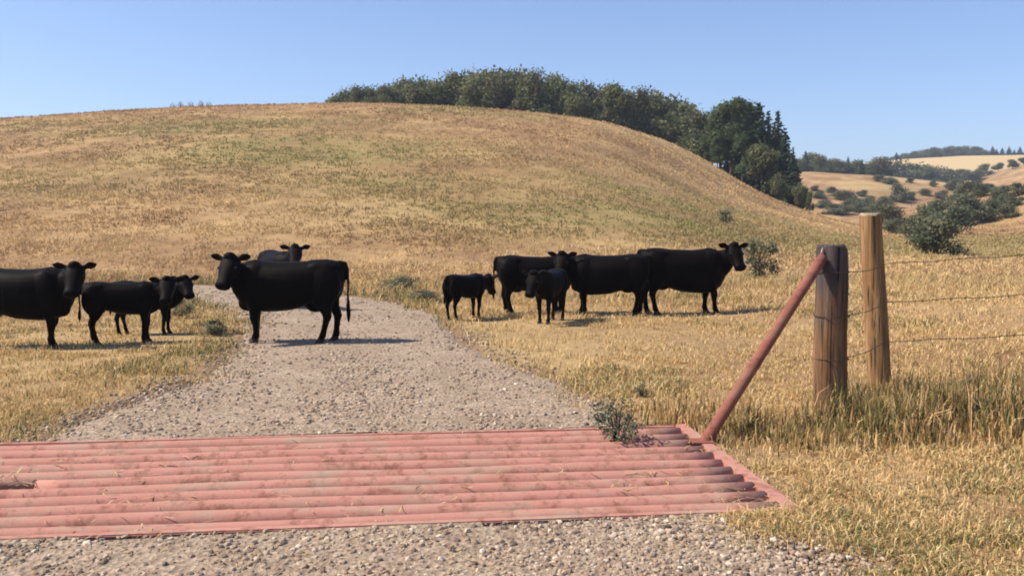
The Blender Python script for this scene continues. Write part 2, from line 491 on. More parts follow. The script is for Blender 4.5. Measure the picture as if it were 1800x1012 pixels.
def gravel():
    x, y = frustum_pts(230000, 3.4, 24, 1.5)
    rd = road_d(x, y) + 0.5 * (fbm(x / 0.7, y / 0.7, 71) - 0.5)
    gu, gv = guard_local(x, y)
    on_guard = (np.abs(gu) < GL / 2 + 0.05) & (np.abs(gv) < GW / 2 + 0.03)
    keep = (rng.random(len(x)) < sstep(0.55, -0.15, rd)) & (~on_guard | (rng.random(len(x)) < 0.25))
    keep &= rng.random(len(x)) < (0.35 + 0.65 * sstep(0.35, 0.6, fbm(x / 0.9, y / 0.9, 72)))
    cx = np.interp(y, RC[:, 1], RC[:, 0]); off = np.abs(np.abs(x - cx) - 0.8)
    keep &= (rng.random(len(x)) < 0.5 + 0.5 * sstep(0.1, 0.45, off)) | (y > 18)
    x, y = x[keep], y[keep]; on_guard = on_guard[keep]
    r = (0.0045 + 0.019 * rng.random(len(x)) ** 4.0) * (0.75 + 0.5 * fbm(x / 0.6, y / 0.6, 74))
    r = r * (0.72 + 0.034 * y)
    z = np.where(on_guard, height(x, y), height(x, y, pit=False, road=False) + 0.006)
    t = rng.random((len(x), 1))
    pal = np.array([[0.25, 0.182, 0.128], [0.36, 0.268, 0.186], [0.46, 0.352, 0.250], [0.32, 0.210, 0.135], [0.14, 0.106, 0.080], [0.56, 0.455, 0.340]])
    k = rng.choice(6, len(x), p=[0.26, 0.3, 0.17, 0.13, 0.09, 0.05])
    return stones_mesh('gravel_stones', x, y, z, r, pal[k] * (0.85 + 0.3 * t))
def litter():
    x, y = frustum_pts(26000, 3.4, 14, 1.3)
    rd = road_d(x, y); gu, gv = guard_local(x, y)
    k = (rng.random(len(x)) < 0.10 + 0.9 * sstep(-1.0, 0.3, rd)) & (rng.random(len(x)) < sstep(0.42, 0.62, fbm(x / 0.5, y / 0.5, 131)))
    x, y = x[k], y[k]; gu, gv = guard_local(x, y); n = len(x)
    on = (np.abs(gu) < GL / 2) & (np.abs(gv) < GW / 2)
    z = np.where(on, 0.014, height(x, y, False, False) + 0.012)
    a = rng.random(n) * 6.283; L = 0.03 + 0.09 * rng.random(n); w_ = 0.0025 + 0.002 * rng.random(n)
    d = np.stack([np.cos(a), np.sin(a), 0.25 * (rng.random(n) - 0.4)], 1) * L[:, None]
    s_ = np.stack([-np.sin(a), np.cos(a), np.zeros(n)], 1) * w_[:, None]
    c = np.stack([x, y, z], 1)
    P = np.stack([c - s_, c + s_, c + d + s_ * 0.5, c + d - s_ * 0.5], 1).reshape(-1, 3)
    return np_mesh('straw_litter', P, np.arange(n * 4).reshape(n, 4), np.repeat(blade_cols(n, 0.0), 4, 0))
tag(link('gravel', gravel(), M_stone), 'loose grey and pinkish gravel lying on the ranch road', 'gravel', kind='stuff')

# ------------------------------------------------------------------ grass
def blades(x, y, z, L, wd, lean, colr, mat=M_straw, az=None):
    """curved blades, five points and three triangles each"""
    n = len(x)
    az = rng.random(n) * 6.283 if az is None else az
    fa = rng.random(n) * 3.1416                         # which way the flat side faces
    sx, sy = np.cos(fa), np.sin(fa)
    dx, dy = np.cos(az), np.sin(az)
    up = np.sqrt(np.maximum(0.04, 1 - lean ** 2))
    mx = x + dx * L * lean * 0.35; my = y + dy * L * lean * 0.35; mz = z + L * up * 0.62
    tx = x + dx * L * lean; ty = y + dy * L * lean; tz = z + L * up * (0.98 - 0.25 * lean)
    P = np.empty((n, 5, 3))
    P[:, 0] = np.stack([x - sx * wd, y - sy * wd, z - 0.02], 1)
    P[:, 1] = np.stack([x + sx * wd, y + sy * wd, z - 0.02], 1)
    P[:, 2] = np.stack([mx + sx * wd * 0.8, my + sy * wd * 0.8, mz], 1)
    P[:, 3] = np.stack([mx - sx * wd * 0.8, my - sy * wd * 0.8, mz], 1)
    P[:, 4] = np.stack([tx, ty, tz], 1)
    T = np.array([[0, 1, 2], [0, 2, 3], [3, 2, 4]])
    Fc = (T[None] + (np.arange(n) * 5)[:, None, None]).reshape(-1, 3)
    return P.reshape(-1, 3), Fc, np.repeat(colr, 5, 0)

STRAW = np.array([[0.68, 0.48, 0.225], [0.60, 0.405, 0.175], [0.76, 0.58, 0.30], [0.48, 0.30, 0.135], [0.56, 0.42, 0.175]])
OLIVE = np.array([[0.33, 0.28, 0.11], [0.27, 0.24, 0.09], [0.40, 0.32, 0.13], [0.22, 0.20, 0.075]])
GREEN = np.array([[0.15, 0.165, 0.05], [0.21, 0.20, 0.065], [0.10, 0.12, 0.04], [0.27, 0.23, 0.085]])
def blade_cols(n, gfrac, GREEN=GREEN):
    c = STRAW[rng.choice(5, n, p=[0.3, 0.27, 0.15, 0.13, 0.15])]
    g = GREEN[rng.choice(4, n)]
    pick = rng.random(n) < gfrac
    return np.where(pick[:, None], g, c) * (0.8 + 0.4 * rng.random((n, 1)))

def near_grass():
    x, y = frustum_pts(620000, 3.4, 27, 1.25)
    rd = road_d(x, y) + 1.3 * (fbm(x / 0.9, y / 0.9, 81) - 0.5) + 0.5 * (fbm(x / 0.25, y / 0.25, 84) - 0.5)
    gu, gv = guard_local(x, y)
    clump = fbm(x / 0.35, y / 0.35, 82, 2)
    patch = fbm(x / 1.9, y / 1.9, 83, 3)
    p = sstep(-0.35, 0.25, rd) * (0.25 + 0.9 * sstep(0.35, 0.65, clump)) * (0.25 + 0.75 * sstep(0.32, 0.58, patch))
    p = np.where((np.abs(gu) < GL / 2 + 0.02) & (np.abs(gv) < GW / 2 + 0.02), 0, p)
    p = p * np.where((np.hypot(x - 2.985, y - 8.45) < 0.17) | (np.hypot(x - 3.81, y - 9.32) < 0.14), 0, 1)
    k = rng.random(len(x)) < p
    x, y, rd, clump, patch = x[k], y[k], rd[k], clump[k], patch[k]
    n = len(x)
    L = (0.03 + 0.065 * rng.random(n)) * (0.6 + 0.9 * clump)
    right = sstep(2.3, 4.6, x - 0.05 * (y - 8)) * sstep(7.0, 8.2, y)
    L = L * (1 + 0.4 * right * patch)
    edge = sstep(1.4, 0.3, rd) * sstep(8.5, 10, y)
    L = L * (1 + 0.5 * edge)
    far = sstep(15, 24, y)
    L = L * (1 + 2.2 * far)
    g = 0.04 + 0.10 * (x < -1) + 0.42 * edge * sstep(0.42, 0.6, patch) + 0.30 * sstep(0.6, 0.75, patch) * (1 - edge)
    wd = (0.0028 + 0.0022 * rng.random(n)) * (0.6 + 0.075 * y)
    lean = 0.45 + 0.53 * rng.random(n)
    return blades(x, y, height(x, y, False, False), L, wd, lean, blade_cols(n, g) * (1 - 0.12 * far[:, None]))

def tall_grass():
    """longer green and bleached grass round the posts and along the fence"""
    xs, ys, gs, Ls = [], [], [], []
    for (cx, cy, rx, ry, cnt, g, L) in (
            (3.3, 7.5, 0.55, 0.35, 3200, 0.60, 0.40), (4.0, 7.75, 0.75, 0.4, 3600, 0.60, 0.44), (4.9, 8.0, 0.8, 0.4, 3000, 0.5, 0.44), (5.6, 8.3, 0.8, 0.4, 1600, 0.4, 0.42),
            (2.55, 7.35, 0.55, 0.3, 2200, 0.5, 0.24), (1.9, 7.45, 0.5, 0.3, 1900, 0.45, 0.22), (1.6, 7.9, 0.5, 0.35, 1200, 0.35, 0.18),
            (2.95, 8.1, 0.35, 0.2, 500, 0.4, 0.20), (3.85, 9.1, 0.4, 0.18, 900, 0.35, 0.16), (3.5, 7.05, 1.4, 0.25, 1500, 0.3, 0.2)):
        xs.append(rng.normal(cx, rx * 0.5, cnt)); ys.append(cy + ry * np.abs(rng.normal(0, 0.9, cnt)) * np.where(rng.random(cnt) < 0.45, -1, 1))
        gs.append(np.full(cnt, g)); Ls.append(L * (0.35 + 0.75 * rng.random(cnt)))
    x = np.concatenate(xs); y = np.concatenate(ys); g = np.concatenate(gs); L = np.concatenate(Ls)
    cl = fbm(x / 0.16, y / 0.16, 91, 2); L = L * (0.3 + 1.35 * fbm(x / 0.3, y / 0.3, 92, 2)) * (0.45 + 0.55 * sstep(6.6, 7.6, y)); g = g * (0.4 + 0.9 * fbm(x / 0.5, y / 0.5, 93, 2))
    gu, gv = guard_local(x, y)
    k = (rng.random(len(x)) < 0.2 + 0.8 * sstep(0.4, 0.6, cl)) & ~((np.abs(gu) < GL / 2) & (np.abs(gv) < GW / 2)) & (np.hypot(x - 2.985, y - 8.45) > 0.17) & (np.hypot(x - 3.81, y - 9.32) > 0.14)
    x, y, g, L = x[k], y[k], g[k], L[k]
    n = len(x)
    return blades(x, y, height(x, y, False, False), L, 0.0035 + 0.003 * rng.random(n), 0.1 + 0.6 * rng.random(n) ** 1.5, blade_cols(n, g) * np.where(rng.random((n, 1)) < 0.3, 0.55, 0.98) * np.array([[1.0, 0.93, 0.9]]))

def hill_grass():
    """tufts on the hillside: a few wide blades each"""
    x, y = frustum_pts(118000, 25, 133, 0.55, 0.78, 4)
    k = (rng.random(len(x)) < (0.25 + 0.9 * sstep(0.35, 0.65, fbm(x / 2.2, y / 2.2, 95, 3))))
    x, y = x[k], y[k]
    B = 4
    n = len(x)
    sc = np.repeat((0.10 + 0.17 * rng.random(n) ** 2.5) * (0.9 + 0.003 * y), B)
    cv = cover(x, y)
    low = fbm(x / 5.0, y / 5.0, 97, 3)
    t1 = sstep(0.30, 0.70, 0.6 * low + 0.4 * fbm(x / 13.0, y / 9.0, 98, 3))[:, None]
    c = np.array([[0.355, 0.215, 0.105]]) * (1 - t1) + np.array([[0.60, 0.42, 0.20]]) * t1
    ol = np.clip(1.15 * cv[:, 0], 0, 0.9)[:, None]
    c = c * (1 - ol) + np.array([[0.265, 0.235, 0.085]]) * ol
    c = c * (0.95 + 0.3 * rng.random((n, 1)))
    xx = np.repeat(x, B) + rng.normal(0, 0.10, n * B); yy = np.repeat(y, B) + rng.normal(0, 0.10, n * B)
    L = sc * (0.6 + 0.6 * rng.random(n * B))
    wd = 0.012 + 0.00032 * yy
    return blades(xx, yy, height(xx, yy, False, False), L, wd, 0.35 + 0.6 * rng.random(n * B), np.repeat(c, B, 0))

for nm, fn, lb in (('dry_grass', near_grass, 'short straw coloured grass on the flat beside the gravel road'),
                   ('tall_grass', tall_grass, 'long green and bleached grass around the wooden posts'),
                   ('hillside_grass', hill_grass, 'dry tan and greenish grass tufts covering the hillside')):
    P, Fc, c = fn()
    tag(link(nm, np_mesh(nm, P, Fc, c), M_straw), lb, 'grass', kind='stuff')

tag(link('straw_litter', litter(), M_straw), 'loose bits of straw scattered over the gravel and cattle guard', 'straw', kind='stuff')

# ------------------------------------------------------------------ tubes, lofts
def frame_axes(d):
    d = Vector(d).normalized()
    s = d.cross(Vector((0, 0, 1)))
    if s.length < 1e-4: s = Vector((1, 0, 0))
    s.normalize()
    return d, s, s.cross(d).normalized()

def loft(bm, rings, seg=20, cap=True):
    """rings: (centre, side axis, up axis, half width, half height[, lower half height, exponent])"""
    loops = []
    for r in rings:
        c, sx, up, a, b = r[:5]
        bl = r[5] if len(r) > 5 else b
        ex = r[6] if len(r) > 6 else 2.0
        vs = []
        for k in range(seg):
            t = 2 * math.pi * k / seg
            ct, st = math.cos(t), math.sin(t)
            px = a * math.copysign(abs(ct) ** (2 / ex), ct); pz = (b if st > 0 else bl) * math.copysign(abs(st) ** (2 / ex), st)
            vs.append(bm.verts.new(Vector(c) + Vector(sx) * px + Vector(up) * pz))
        loops.append(vs)
    for A, B in zip(loops[:-1], loops[1:]):
        for k in range(seg):
            bm.faces.new((A[k], A[(k + 1) % seg], B[(k + 1) % seg], B[k]))
    if cap:
        for L, rev in ((loops[0], True), (loops[-1], False)):
            c = bm.verts.new(sum((v.co for v in L), Vector()) / seg)
            for k in range(seg):
                f = (L[k], L[(k + 1) % seg], c) if not rev else (L[(k + 1) % seg], L[k], c)
                bm.faces.new(f)

def tube(bm, pts, rad, seg=12):
    pts = [Vector(p) for p in pts]
    rings = []
    for i, p in enumerate(pts):
        d = (pts[min(i + 1, len(pts) - 1)] - pts[max(i - 1, 0)])
        d, s, u = frame_axes(d)
        r = rad[i] if hasattr(rad, '__len__') else rad
        rings.append((p, s, u, r, r))
    loft(bm, rings, seg)

def bm_mesh(name, bm, smooth=True):
    bmesh.ops.recalc_face_normals(bm, faces=bm.faces)
    me = bpy.data.meshes.new(name); bm.to_mesh(me); bm.free()
    if smooth:
        me.polygons.foreach_set('use_smooth', np.ones(len(me.polygons), dtype=bool))
    return me

def remeshed(name, bm, voxel, smooth_it=5):
    tmp_me = bm_mesh(name + '_src', bm)
    o = bpy.data.objects.new(name + '_src', tmp_me); COL.objects.link(o)
    m = o.modifiers.new('r', 'REMESH'); m.mode = 'VOXEL'; m.voxel_size = voxel; m.use_smooth_shade = True
    s = o.modifiers.new('s', 'SMOOTH'); s.factor = 0.5; s.iterations = smooth_it
    dg = bpy.context.evaluated_depsgraph_get()
    me = bpy.data.meshes.new_from_object(o.evaluated_get(dg))
    me.name = name
    bpy.data.objects.remove(o); bpy.data.meshes.remove(tmp_me)
    return me

# ------------------------------------------------------------------ cattle guard
def cattle_guard():
    root = empty('cattle_guard', (GC[0], GC[1], -0.036), GA)
    tag(root, 'faded red pipe cattle guard set across the gravel road', 'cattle guard')
    n = 11
    rp = 0.071
    for i in range(n):
        v = -GW / 2 + 0.125 + (GW - 0.25) * i / (n - 1)
        bm = bmesh.new()
        K = 24
        ph = random.random() * 6
        x0 = -GL / 2 + 0.07 if i != 5 else -0.95           # one pipe has broken off short on the left
        x1 = GL / 2 - 0.07
        pts = [(x0 + (x1 - x0) * k / K, v + 0.004 * math.sin(ph + k * 0.7), -0.012 + 0.006 * math.sin(ph * 2 + k * 0.5)) for k in range(K + 1)]
        tube(bm, pts, rp, 16)
        link('rail', bm_mesh('rail', bm), M_guard, root)
    for sx in (-1, 1):
        bm = bmesh.new()
        bmesh.ops.create_cube(bm, size=1, matrix=Matrix.Translation((sx * (GL / 2 - 0.02), 0, -0.06)) @ Matrix.Diagonal((0.10, GW + 0.04, 0.24, 1)))
        bmesh.ops.bevel(bm, geom=bm.edges[:], offset=0.008, segments=2, affect='EDGES')
        link('end_beam', bm_mesh('end_beam', bm, False), M_guard, root)
    for sy in (-1, 1):
        bm = bmesh.new()
        bmesh.ops.create_cube(bm, size=1, matrix=Matrix.Translation((0, sy * (GW / 2 - 0.018), -0.055)) @ Matrix.Diagonal((GL - 0.16, 0.064, 0.21, 1)))
        bmesh.ops.bevel(bm, geom=bm.edges[:], offset=0.008, segments=2, affect='EDGES')
        link('side_beam', bm_mesh('side_beam', bm, False), M_guard, root)
    for x in (-2.3, 0.0, 2.3):
        bm = bmesh.new()
        for (z, wx, hzz) in ((-0.100, 0.14, 0.016), (-0.19, 0.02, 0.164), (-0.28, 0.14, 0.016)):
            bmesh.ops.create_cube(bm, size=1, matrix=Matrix.Translation((x, 0, z)) @ Matrix.Diagonal((wx, GW - 0.10, hzz, 1)))
        link('support_beam', bm_mesh('support_beam', bm, False), M_guard, root)
    return root
cattle_guard()

# ------------------------------------------------------------------ posts, brace, wires
def post(name, label, base, top, r0, r1, mat, cat, seed, endmat=None, swell=0.03):
    rs = random.Random(seed)
    bx, by = base; bz = hz(bx, by)
    root = empty(name, (bx, by, bz)); tag(root, label, cat)
    tx, ty, tz = top[0] - bx, top[1] - by, top[2] - bz
    bm = bmesh.new()
    n = 34; seg = 36
    ph = [rs.random() * 6.28 for _ in range(8)]
    loops = []
    for i in range(n + 1):
        t = -0.14 + 1.14 * i / n
        c = Vector((tx * t, ty * t, tz * t))
        rr = r0 + (r1 - r0) * max(0, t)
        if i == n: rr *= 0.96
        L = []
        for k in range(seg):
            a = 6.2832 * k / seg
            q = 1 + 0.035 * math.sin(2 * a + ph[0] + t * 1.3) + 0.03 * math.sin(3 * a + ph[1] - t * 2) + swell * math.sin(t * 7 + ph[2] + a) + 0.02 * math.sin(7 * a + ph[3] + 3 * t)
            for j, w_ in ((4, 0.9), (5, 2.6), (6, 4.4)):                   # drying cracks
                da = abs((a - ph[j] - 0.15 * math.sin(t * 3 + j) + 3.1416) % 6.2832 - 3.1416)
                q -= 0.07 * math.exp(-(da / 0.09) ** 2) * (0.4 + 0.6 * math.sin(t * 4 + j) ** 2)
            L.append(bm.verts.new(c + Vector((math.cos(a) * rr * q, math.sin(a) * rr * q, 0.012 * math.sin(a * 2 + ph[7]) if i == n else 0))))
        loops.append(L)
    for A, B in zip(loops[:-1], loops[1:]):
        for k in range(seg):
            bm.faces.new((A[k], A[(k + 1) % seg], B[(k + 1) % seg], B[k]))
    link('shaft', bm_mesh('shaft', bm), mat, root)
    bm = bmesh.new()
    L0 = [bm.verts.new(v) for v in [Vector((tx, ty, tz)) + Vector((math.cos(6.2832 * k / seg) * r1 * 0.955, math.sin(6.2832 * k / seg) * r1 * 0.955, -0.01)) for k in range(seg)]]
    L1 = [bm.verts.new(Vector((tx, ty, tz)) + Vector((math.cos(6.2832 * k / seg) * r1 * 0.86, math.sin(6.2832 * k / seg) * r1 * 0.86, 0.014 + 0.008 * math.sin(k * 1.3)))) for k in range(seg)]
    c = bm.verts.new(Vector((tx, ty, tz + 0.02)))
    for k in range(seg):
        bm.faces.new((L0[k], L0[(k + 1) % seg], L1[(k + 1) % seg], L1[k])); bm.faces.new((L1[k], L1[(k + 1) % seg], c))
    link('end_grain', bm_mesh('end_grain', bm), endmat or mat, root)
    return root

P1 = (2.985, 8.45); P2 = (3.81, 9.32)
T1 = (2.965, 8.45, 1.52); T2 = (3.655, 9.32, 1.82)
post('wooden_post', 'short thick dark weathered post that the red pipe leans on', P1, T1, 0.150, 0.137, M_wood_dark, 'fence post', 3, None, 0.05)
post('wooden_post', 'tall orange brown post with a pale sawn top, right of the dark one', P2, T2, 0.118, 0.112, M_wood_tan, 'fence post', 5, M_endgrain, 0.02)

def brace():
    a = Vector((1.50, 7.08, -0.02)); b = Vector((2.85, 8.36, 1.42))
    root = empty('brace_pipe', a); tag(root, 'rust red steel pipe slanting from the cattle guard up to the dark post', 'brace pipe')
    bm = bmesh.new()
    d = b - a
    tube(bm, [d * t for t in np.linspace(-0.02, 1, 14)], 0.048, 20)
    link('pipe', bm_mesh('pipe', bm), M_pipe, root)
    bm = bmesh.new()                                     # pale cut plate at the top end
    dn, s, u = frame_axes(d)
    loft(bm, [(d * 1.0 + dn * 0.001, s, u, 0.012, 0.055), (d * 1.0 + dn * 0.05 + u * 0.02, s, u, 0.012, 0.055), (d * 1.0 + dn * 0.10 + u * 0.03, s, u, 0.010, 0.03)], 12)
    link('top_tab', bm_mesh('top_tab', bm), simple_mat('worn_steel', (0.42, 0.30, 0.24), 0.5, 0.3), root)
    bm = bmesh.new()
    bmesh.ops.create_cube(bm, size=1, matrix=Matrix.Translation((0, 0, 0.045)) @ Matrix.Diagonal((0.17, 0.15, 0.014, 1)))
    link('foot_plate', bm_mesh('foot_plate', bm, False), M_pipe, root)
brace()

P3 = (7.6, 8.35)
post('wooden_post', 'brown fence post at the far right carrying the wires', P3, (7.62, 8.35, hz(*P3) + 1.35), 0.09, 0.085, M_wood_tan, 'fence post', 9, M_endgrain)

def wire(z1, z2, z3, label, seed):
    rs = random.Random(seed)
    bm = bmesh.new()
    pts = []
    # a loop round the dark post, across to the tan post, on to the next one
    for k in range(25):
        a = math.pi * 0.1 + 2 * math.pi * k / 24
        pts.append((P1[0] + 0.162 * math.cos(a), P1[1] + 0.162 * math.sin(a), z1 + 0.004 * math.sin(k)))
    s = Vector(pts[-1]); e = Vector((P2[0] - 0.02, P2[1] - 0.137, z2))
    for t in np.linspace(0.1, 1, 8): p = s.lerp(e, t); pts.append((p.x, p.y, p.z - 0.03 * math.sin(math.pi * t)))
    e2 = Vector((P3[0], P3[1] - 0.10, z3)); N = 60
    strand = []
    for t in np.linspace(0.02, 1, N):
        p = e.lerp(e2, t); q = (p.x, p.y, p.z - 0.05 * math.sin(math.pi * t) + 0.006 * math.sin(t * 37 + seed))
        pts.append(q); strand.append(q)
    tube(bm, pts, 0.0042, 6)
    for q in strand[1::1]:
        for k in range(2):
            a = rs.random() * 6.28
            d = Vector((0.2 * math.cos(a), math.cos(a), math.sin(a))).normalized() * 0.026
            tube(bm, [Vector(q) - d, Vector(q), Vector(q) + d], [0.0008, 0.0032, 0.0008], 5)
    tag(link('barbed_wire', bm_mesh('barbed_wire', bm), M_wire), label, 'barbed wire', 'barbed wire strands between the posts')
wire(1.29, 1.33, 1.78, 'top strand of barbed wire running right from the tall tan post', 1)
wire(0.88, 0.94, 1.38, 'middle strand of barbed wire running right from the tall tan post', 2)
wire(0.48, 0.54, 0.98, 'lowest strand of barbed wire running right from the tall tan post', 3)

# ------------------------------------------------------------------ cattle
def rot_z(v, a):
    c, s = math.cos(a), math.sin(a)
    return Vector((v.x * c - v.y * s, v.x * s + v.y * c, v.z))

def bovine(name, label, pos, heading, size, calf=False, neck=(0, 32), head=(0, -38), legs=(0, 0, 0, 0), tail=0.0, fat=1.0, deep=1.0, group=None, udder=True):
    """heading 0 = facing +x; neck, head = (yaw, pitch) in degrees against the body; legs = fore-aft shifts FL FR HL HR; size = height at the withers"""
    X = Vector((0, 1, 0)); Z = Vector((0, 0, 1))
    bm = bmesh.new()
    dp = (0.86 if calf else 1.0) * deep                     # trunk depth, calves are leggier
    wf = (0.80 if calf else 1.0) * fat
    lx = 0.88 if calf else 1.0                     # trunk length
    tr = [(-0.80, 1.13, 0.93, 0.07), (-0.77, 1.19, 0.82, 0.15), (-0.70, 1.235, 0.70, 0.225), (-0.55, 1.262, 0.62, 0.285), (-0.38, 1.258, 0.605, 0.285), (-0.2, 1.232, 0.55, 0.320),
          (0.0, 1.225, 0.495, 0.345), (0.2, 1.22, 0.475, 0.345), (0.38, 1.235, 0.468, 0.315), (0.52, 1.262, 0.475, 0.27), (0.64, 1.24, 0.51, 0.255), (0.73, 1.20, 0.57, 0.21), (0.81, 1.12, 0.67, 0.15), (0.86, 1.02, 0.76, 0.08)]
    rings = []
    for (x, t, b, w_) in tr:
        b2 = t - (t - b) * dp
        mid = t - (t - b2) * 0.46
        rings.append((Vector((x * lx, 0, mid)), X, Z, w_ * wf, t - mid, mid - b2, 2.35))
    loft(bm, rings, 28)
    # hip and shoulder masses
    def ellipsoid(c, r, seg=16):
        m_ = Matrix.Translation(c) @ Matrix.Diagonal((r[0], r[1], r[2], 1))
        bmesh.ops.create_uvsphere(bm, u_segments=seg, v_segments=10, radius=1, matrix=m_)
    for s in (-1, 1):
        ellipsoid((0.50 * lx, s * 0.185 * wf, 0.90), (0.20, 0.125 * wf, 0.31))
        ellipsoid((-0.52 * lx, s * 0.18 * wf, 0.90), (0.25, 0.13 * wf, 0.33))
        ellipsoid((-0.42 * lx, s * 0.17 * wf, 1.13), (0.16, 0.10 * wf, 0.10))
    if udder and not calf:
        ellipsoid((-0.36, 0, 0.58), (0.16, 0.12, 0.12))
    if not calf:                                    # brisket
        ellipsoid((0.66, 0, 0.60), (0.14, 0.11, 0.12))
    # legs
    k = 1.16 if not calf else 1.0
    for i, s in ((0, 1), (1, -1)):
        dx = legs[i]; bx = 0.50 * lx
        J = [(bx + 0.00, 0.165 * wf, 0.88, 0.125, 0.09), (bx + 0.01, 0.165 * wf, 0.68, 0.115, 0.085), (bx + 0.02 + dx * 0.25, 0.155 * wf, 0.55, 0.082, 0.066), (bx + 0.03 + dx * 0.5, 0.15 * wf, 0.44, 0.06, 0.054), (bx + 0.03 + dx * 0.62, 0.148 * wf, 0.365, 0.058, 0.056),
             (bx + 0.015 + dx * 0.72, 0.146 * wf, 0.30, 0.043, 0.042), (bx + 0.01 + dx * 0.86, 0.145 * wf, 0.19, 0.038, 0.037), (bx + 0.01 + dx * 0.95, 0.145 * wf, 0.115, 0.049, 0.046), (bx + 0.028 + dx, 0.145 * wf, 0.07, 0.046, 0.044), (bx + 0.045 + dx, 0.145 * wf, 0.035, 0.064, 0.056), (bx + 0.05 + dx, 0.145 * wf, 0.0, 0.068, 0.058)]
        loft(bm, [(Vector((x, s * y, z)), Vector((1, 0, 0)), Vector((0, 1, 0)), a * k, b * k) for (x, y, z, a, b) in J], 16)
    for i, s in ((2, 1), (3, -1)):
        dx = legs[i]; bx = -0.55 * lx
        J = [(bx + 0.04, 0.165 * wf, 0.98, 0.20, 0.10), (bx + 0.045, 0.175 * wf, 0.80, 0.185, 0.105), (bx + 0.04 + dx * 0.15, 0.17 * wf, 0.66, 0.150, 0.09), (bx + 0.00 + dx * 0.4, 0.165 * wf, 0.54, 0.100, 0.07), (bx - 0.055 + dx * 0.58, 0.16 * wf, 0.455, 0.066, 0.050),
             (bx - 0.075 + dx * 0.66, 0.158 * wf, 0.40, 0.060, 0.048), (bx - 0.062 + dx * 0.74, 0.156 * wf, 0.33, 0.045, 0.041), (bx - 0.04 + dx * 0.88, 0.155 * wf, 0.20, 0.040, 0.038), (bx - 0.028 + dx * 0.96, 0.155 * wf, 0.12, 0.050, 0.046), (bx - 0.008 + dx, 0.155 * wf, 0.07, 0.046, 0.044), (bx + 0.012 + dx, 0.155 * wf, 0.035, 0.064, 0.056), (bx + 0.017 + dx, 0.155 * wf, 0.0, 0.068, 0.058)]
        loft(bm, [(Vector((x, s * y, z)), Vector((1, 0, 0)), Vector((0, 1, 0)), a * k, b * k) for (x, y, z, a, b) in J], 16)
    # neck
    hs = 1.26 if calf else 1.16
    ny_, np_ = R(neck[0]), R(neck[1])
    nd = Vector((math.cos(np_) * math.cos(ny_), math.cos(np_) * math.sin(ny_), math.sin(np_)))
    base = Vector((0.58 * lx, 0, 0.97))
    NL = 0.45 if not calf else 0.43
    d, s_, u_ = frame_axes(nd)
    fwd = Vector((1, 0, 0))
    rings = []
    for t, a, b, bl in ((-0.10, 0.23, 0.27, 0.40), (0.15, 0.205, 0.24, 0.37), (0.40, 0.175, 0.20, 0.31), (0.65, 0.148, 0.165, 0.24), (0.85, 0.128, 0.14, 0.18), (1.0, 0.115, 0.12, 0.13)):
        dd = fwd.lerp(nd, min(1, max(0, t + 0.35))).normalized()
        c = base + (fwd * NL * t * 0.5 + nd * NL * t * 0.5 if t < 0.5 else fwd * NL * 0.25 * (1) + nd * NL * (t - 0.25))
        _, sA, uA = frame_axes(dd)
        rings.append((c, -sA, uA, a * wf, b, bl))
    loft(bm, rings, 22)
    poll = rings[-1][0] + nd * 0.02 + Z * 0.05
    # head
    hy, hp = R(head[0]), R(head[1])
    hd = Vector((math.cos(hp) * math.cos(hy), math.cos(hp) * math.sin(hy), math.sin(hp)))
    _, hsx, hup = frame_axes(hd)
    prof = [(-0.10, 0.06, 0.05, 0.06), (-0.06, 0.105, 0.085, 0.10), (0.0, 0.125, 0.105, 0.13), (0.07, 0.132, 0.105, 0.14), (0.13, 0.126, 0.098, 0.135), (0.19, 0.104, 0.088, 0.12), (0.25, 0.090, 0.078, 0.104), (0.31, 0.090, 0.070, 0.094), (0.355, 0.100, 0.070, 0.088), (0.385, 0.094, 0.060, 0.072), (0.405, 0.06, 0.036, 0.045)]
    loft(bm, [(poll + hd * (q * hs), hsx, hup, a * hs, b * hs, c * hs, 2.3) for (q, a, b, c) in prof], 22)
    ellip_c = poll + hup * 0.085 * hs - hd * 0.045 * hs
    ellipsoid(ellip_c, (0.075 * hs, 0.075 * hs, 0.05 * hs))           # poll knob, polled cattle
    for s in (-1, 1):
        ed = (hsx * s * 0.97 + hup * 0.24 - hd * 0.18).normalized()
        ea = hup.cross(ed).normalized()
        eb = (hup * 0.9 - hd * 0.45).normalized()
        eb = (eb - ed * eb.dot(ed)).normalized(); ea = ed.cross(eb)
        o = poll + hsx * s * 0.095 * hs + hup * 0.035 * hs - hd * 0.03 * hs
        loft(bm, [(o + ed * q * 0.9 * hs - hup * 0.03 * q * q / 0.04 * 0.5, eb, ea, a * 0.88 * hs, b * hs) for (q, a, b) in
                  ((0.0, 0.028, 0.024), (0.05, 0.046, 0.022), (0.10, 0.068, 0.018), (0.145, 0.064, 0.016), (0.185, 0.042, 0.014), (0.215, 0.014, 0.010))], 14)
    # tail
    tx = -0.79 * lx
    tp = [Vector((tx + 0.08, 0, 1.20)), Vector((tx - 0.015, 0, 1.19)), Vector((tx - 0.055, 0.01, 1.10)), Vector((tx - 0.065, 0.015 + tail * 0.2, 0.92)), Vector((tx - 0.06, 0.02 + tail * 0.6, 0.72)), Vector((tx - 0.065, 0.02 + tail, 0.55)), Vector((tx - 0.07, 0.02 + tail * 1.2, 0.42)), Vector((tx - 0.07, 0.02 + tail * 1.25, 0.30))]
    if calf: tp = [Vector((p.x, p.y, 1.2 + (p.z - 1.2) * 0.85)) for p in tp]
    tube(bm, tp, [0.05, 0.042, 0.030, 0.022, 0.021, 0.034, 0.036, 0.014], 12)
    k_ = size / 1.25
    me = remeshed('hide', bm, 0.0165, 6)
    x, y = pos
    root = empty(name, (x, y, hz(x, y) - 0.008), heading, k_)
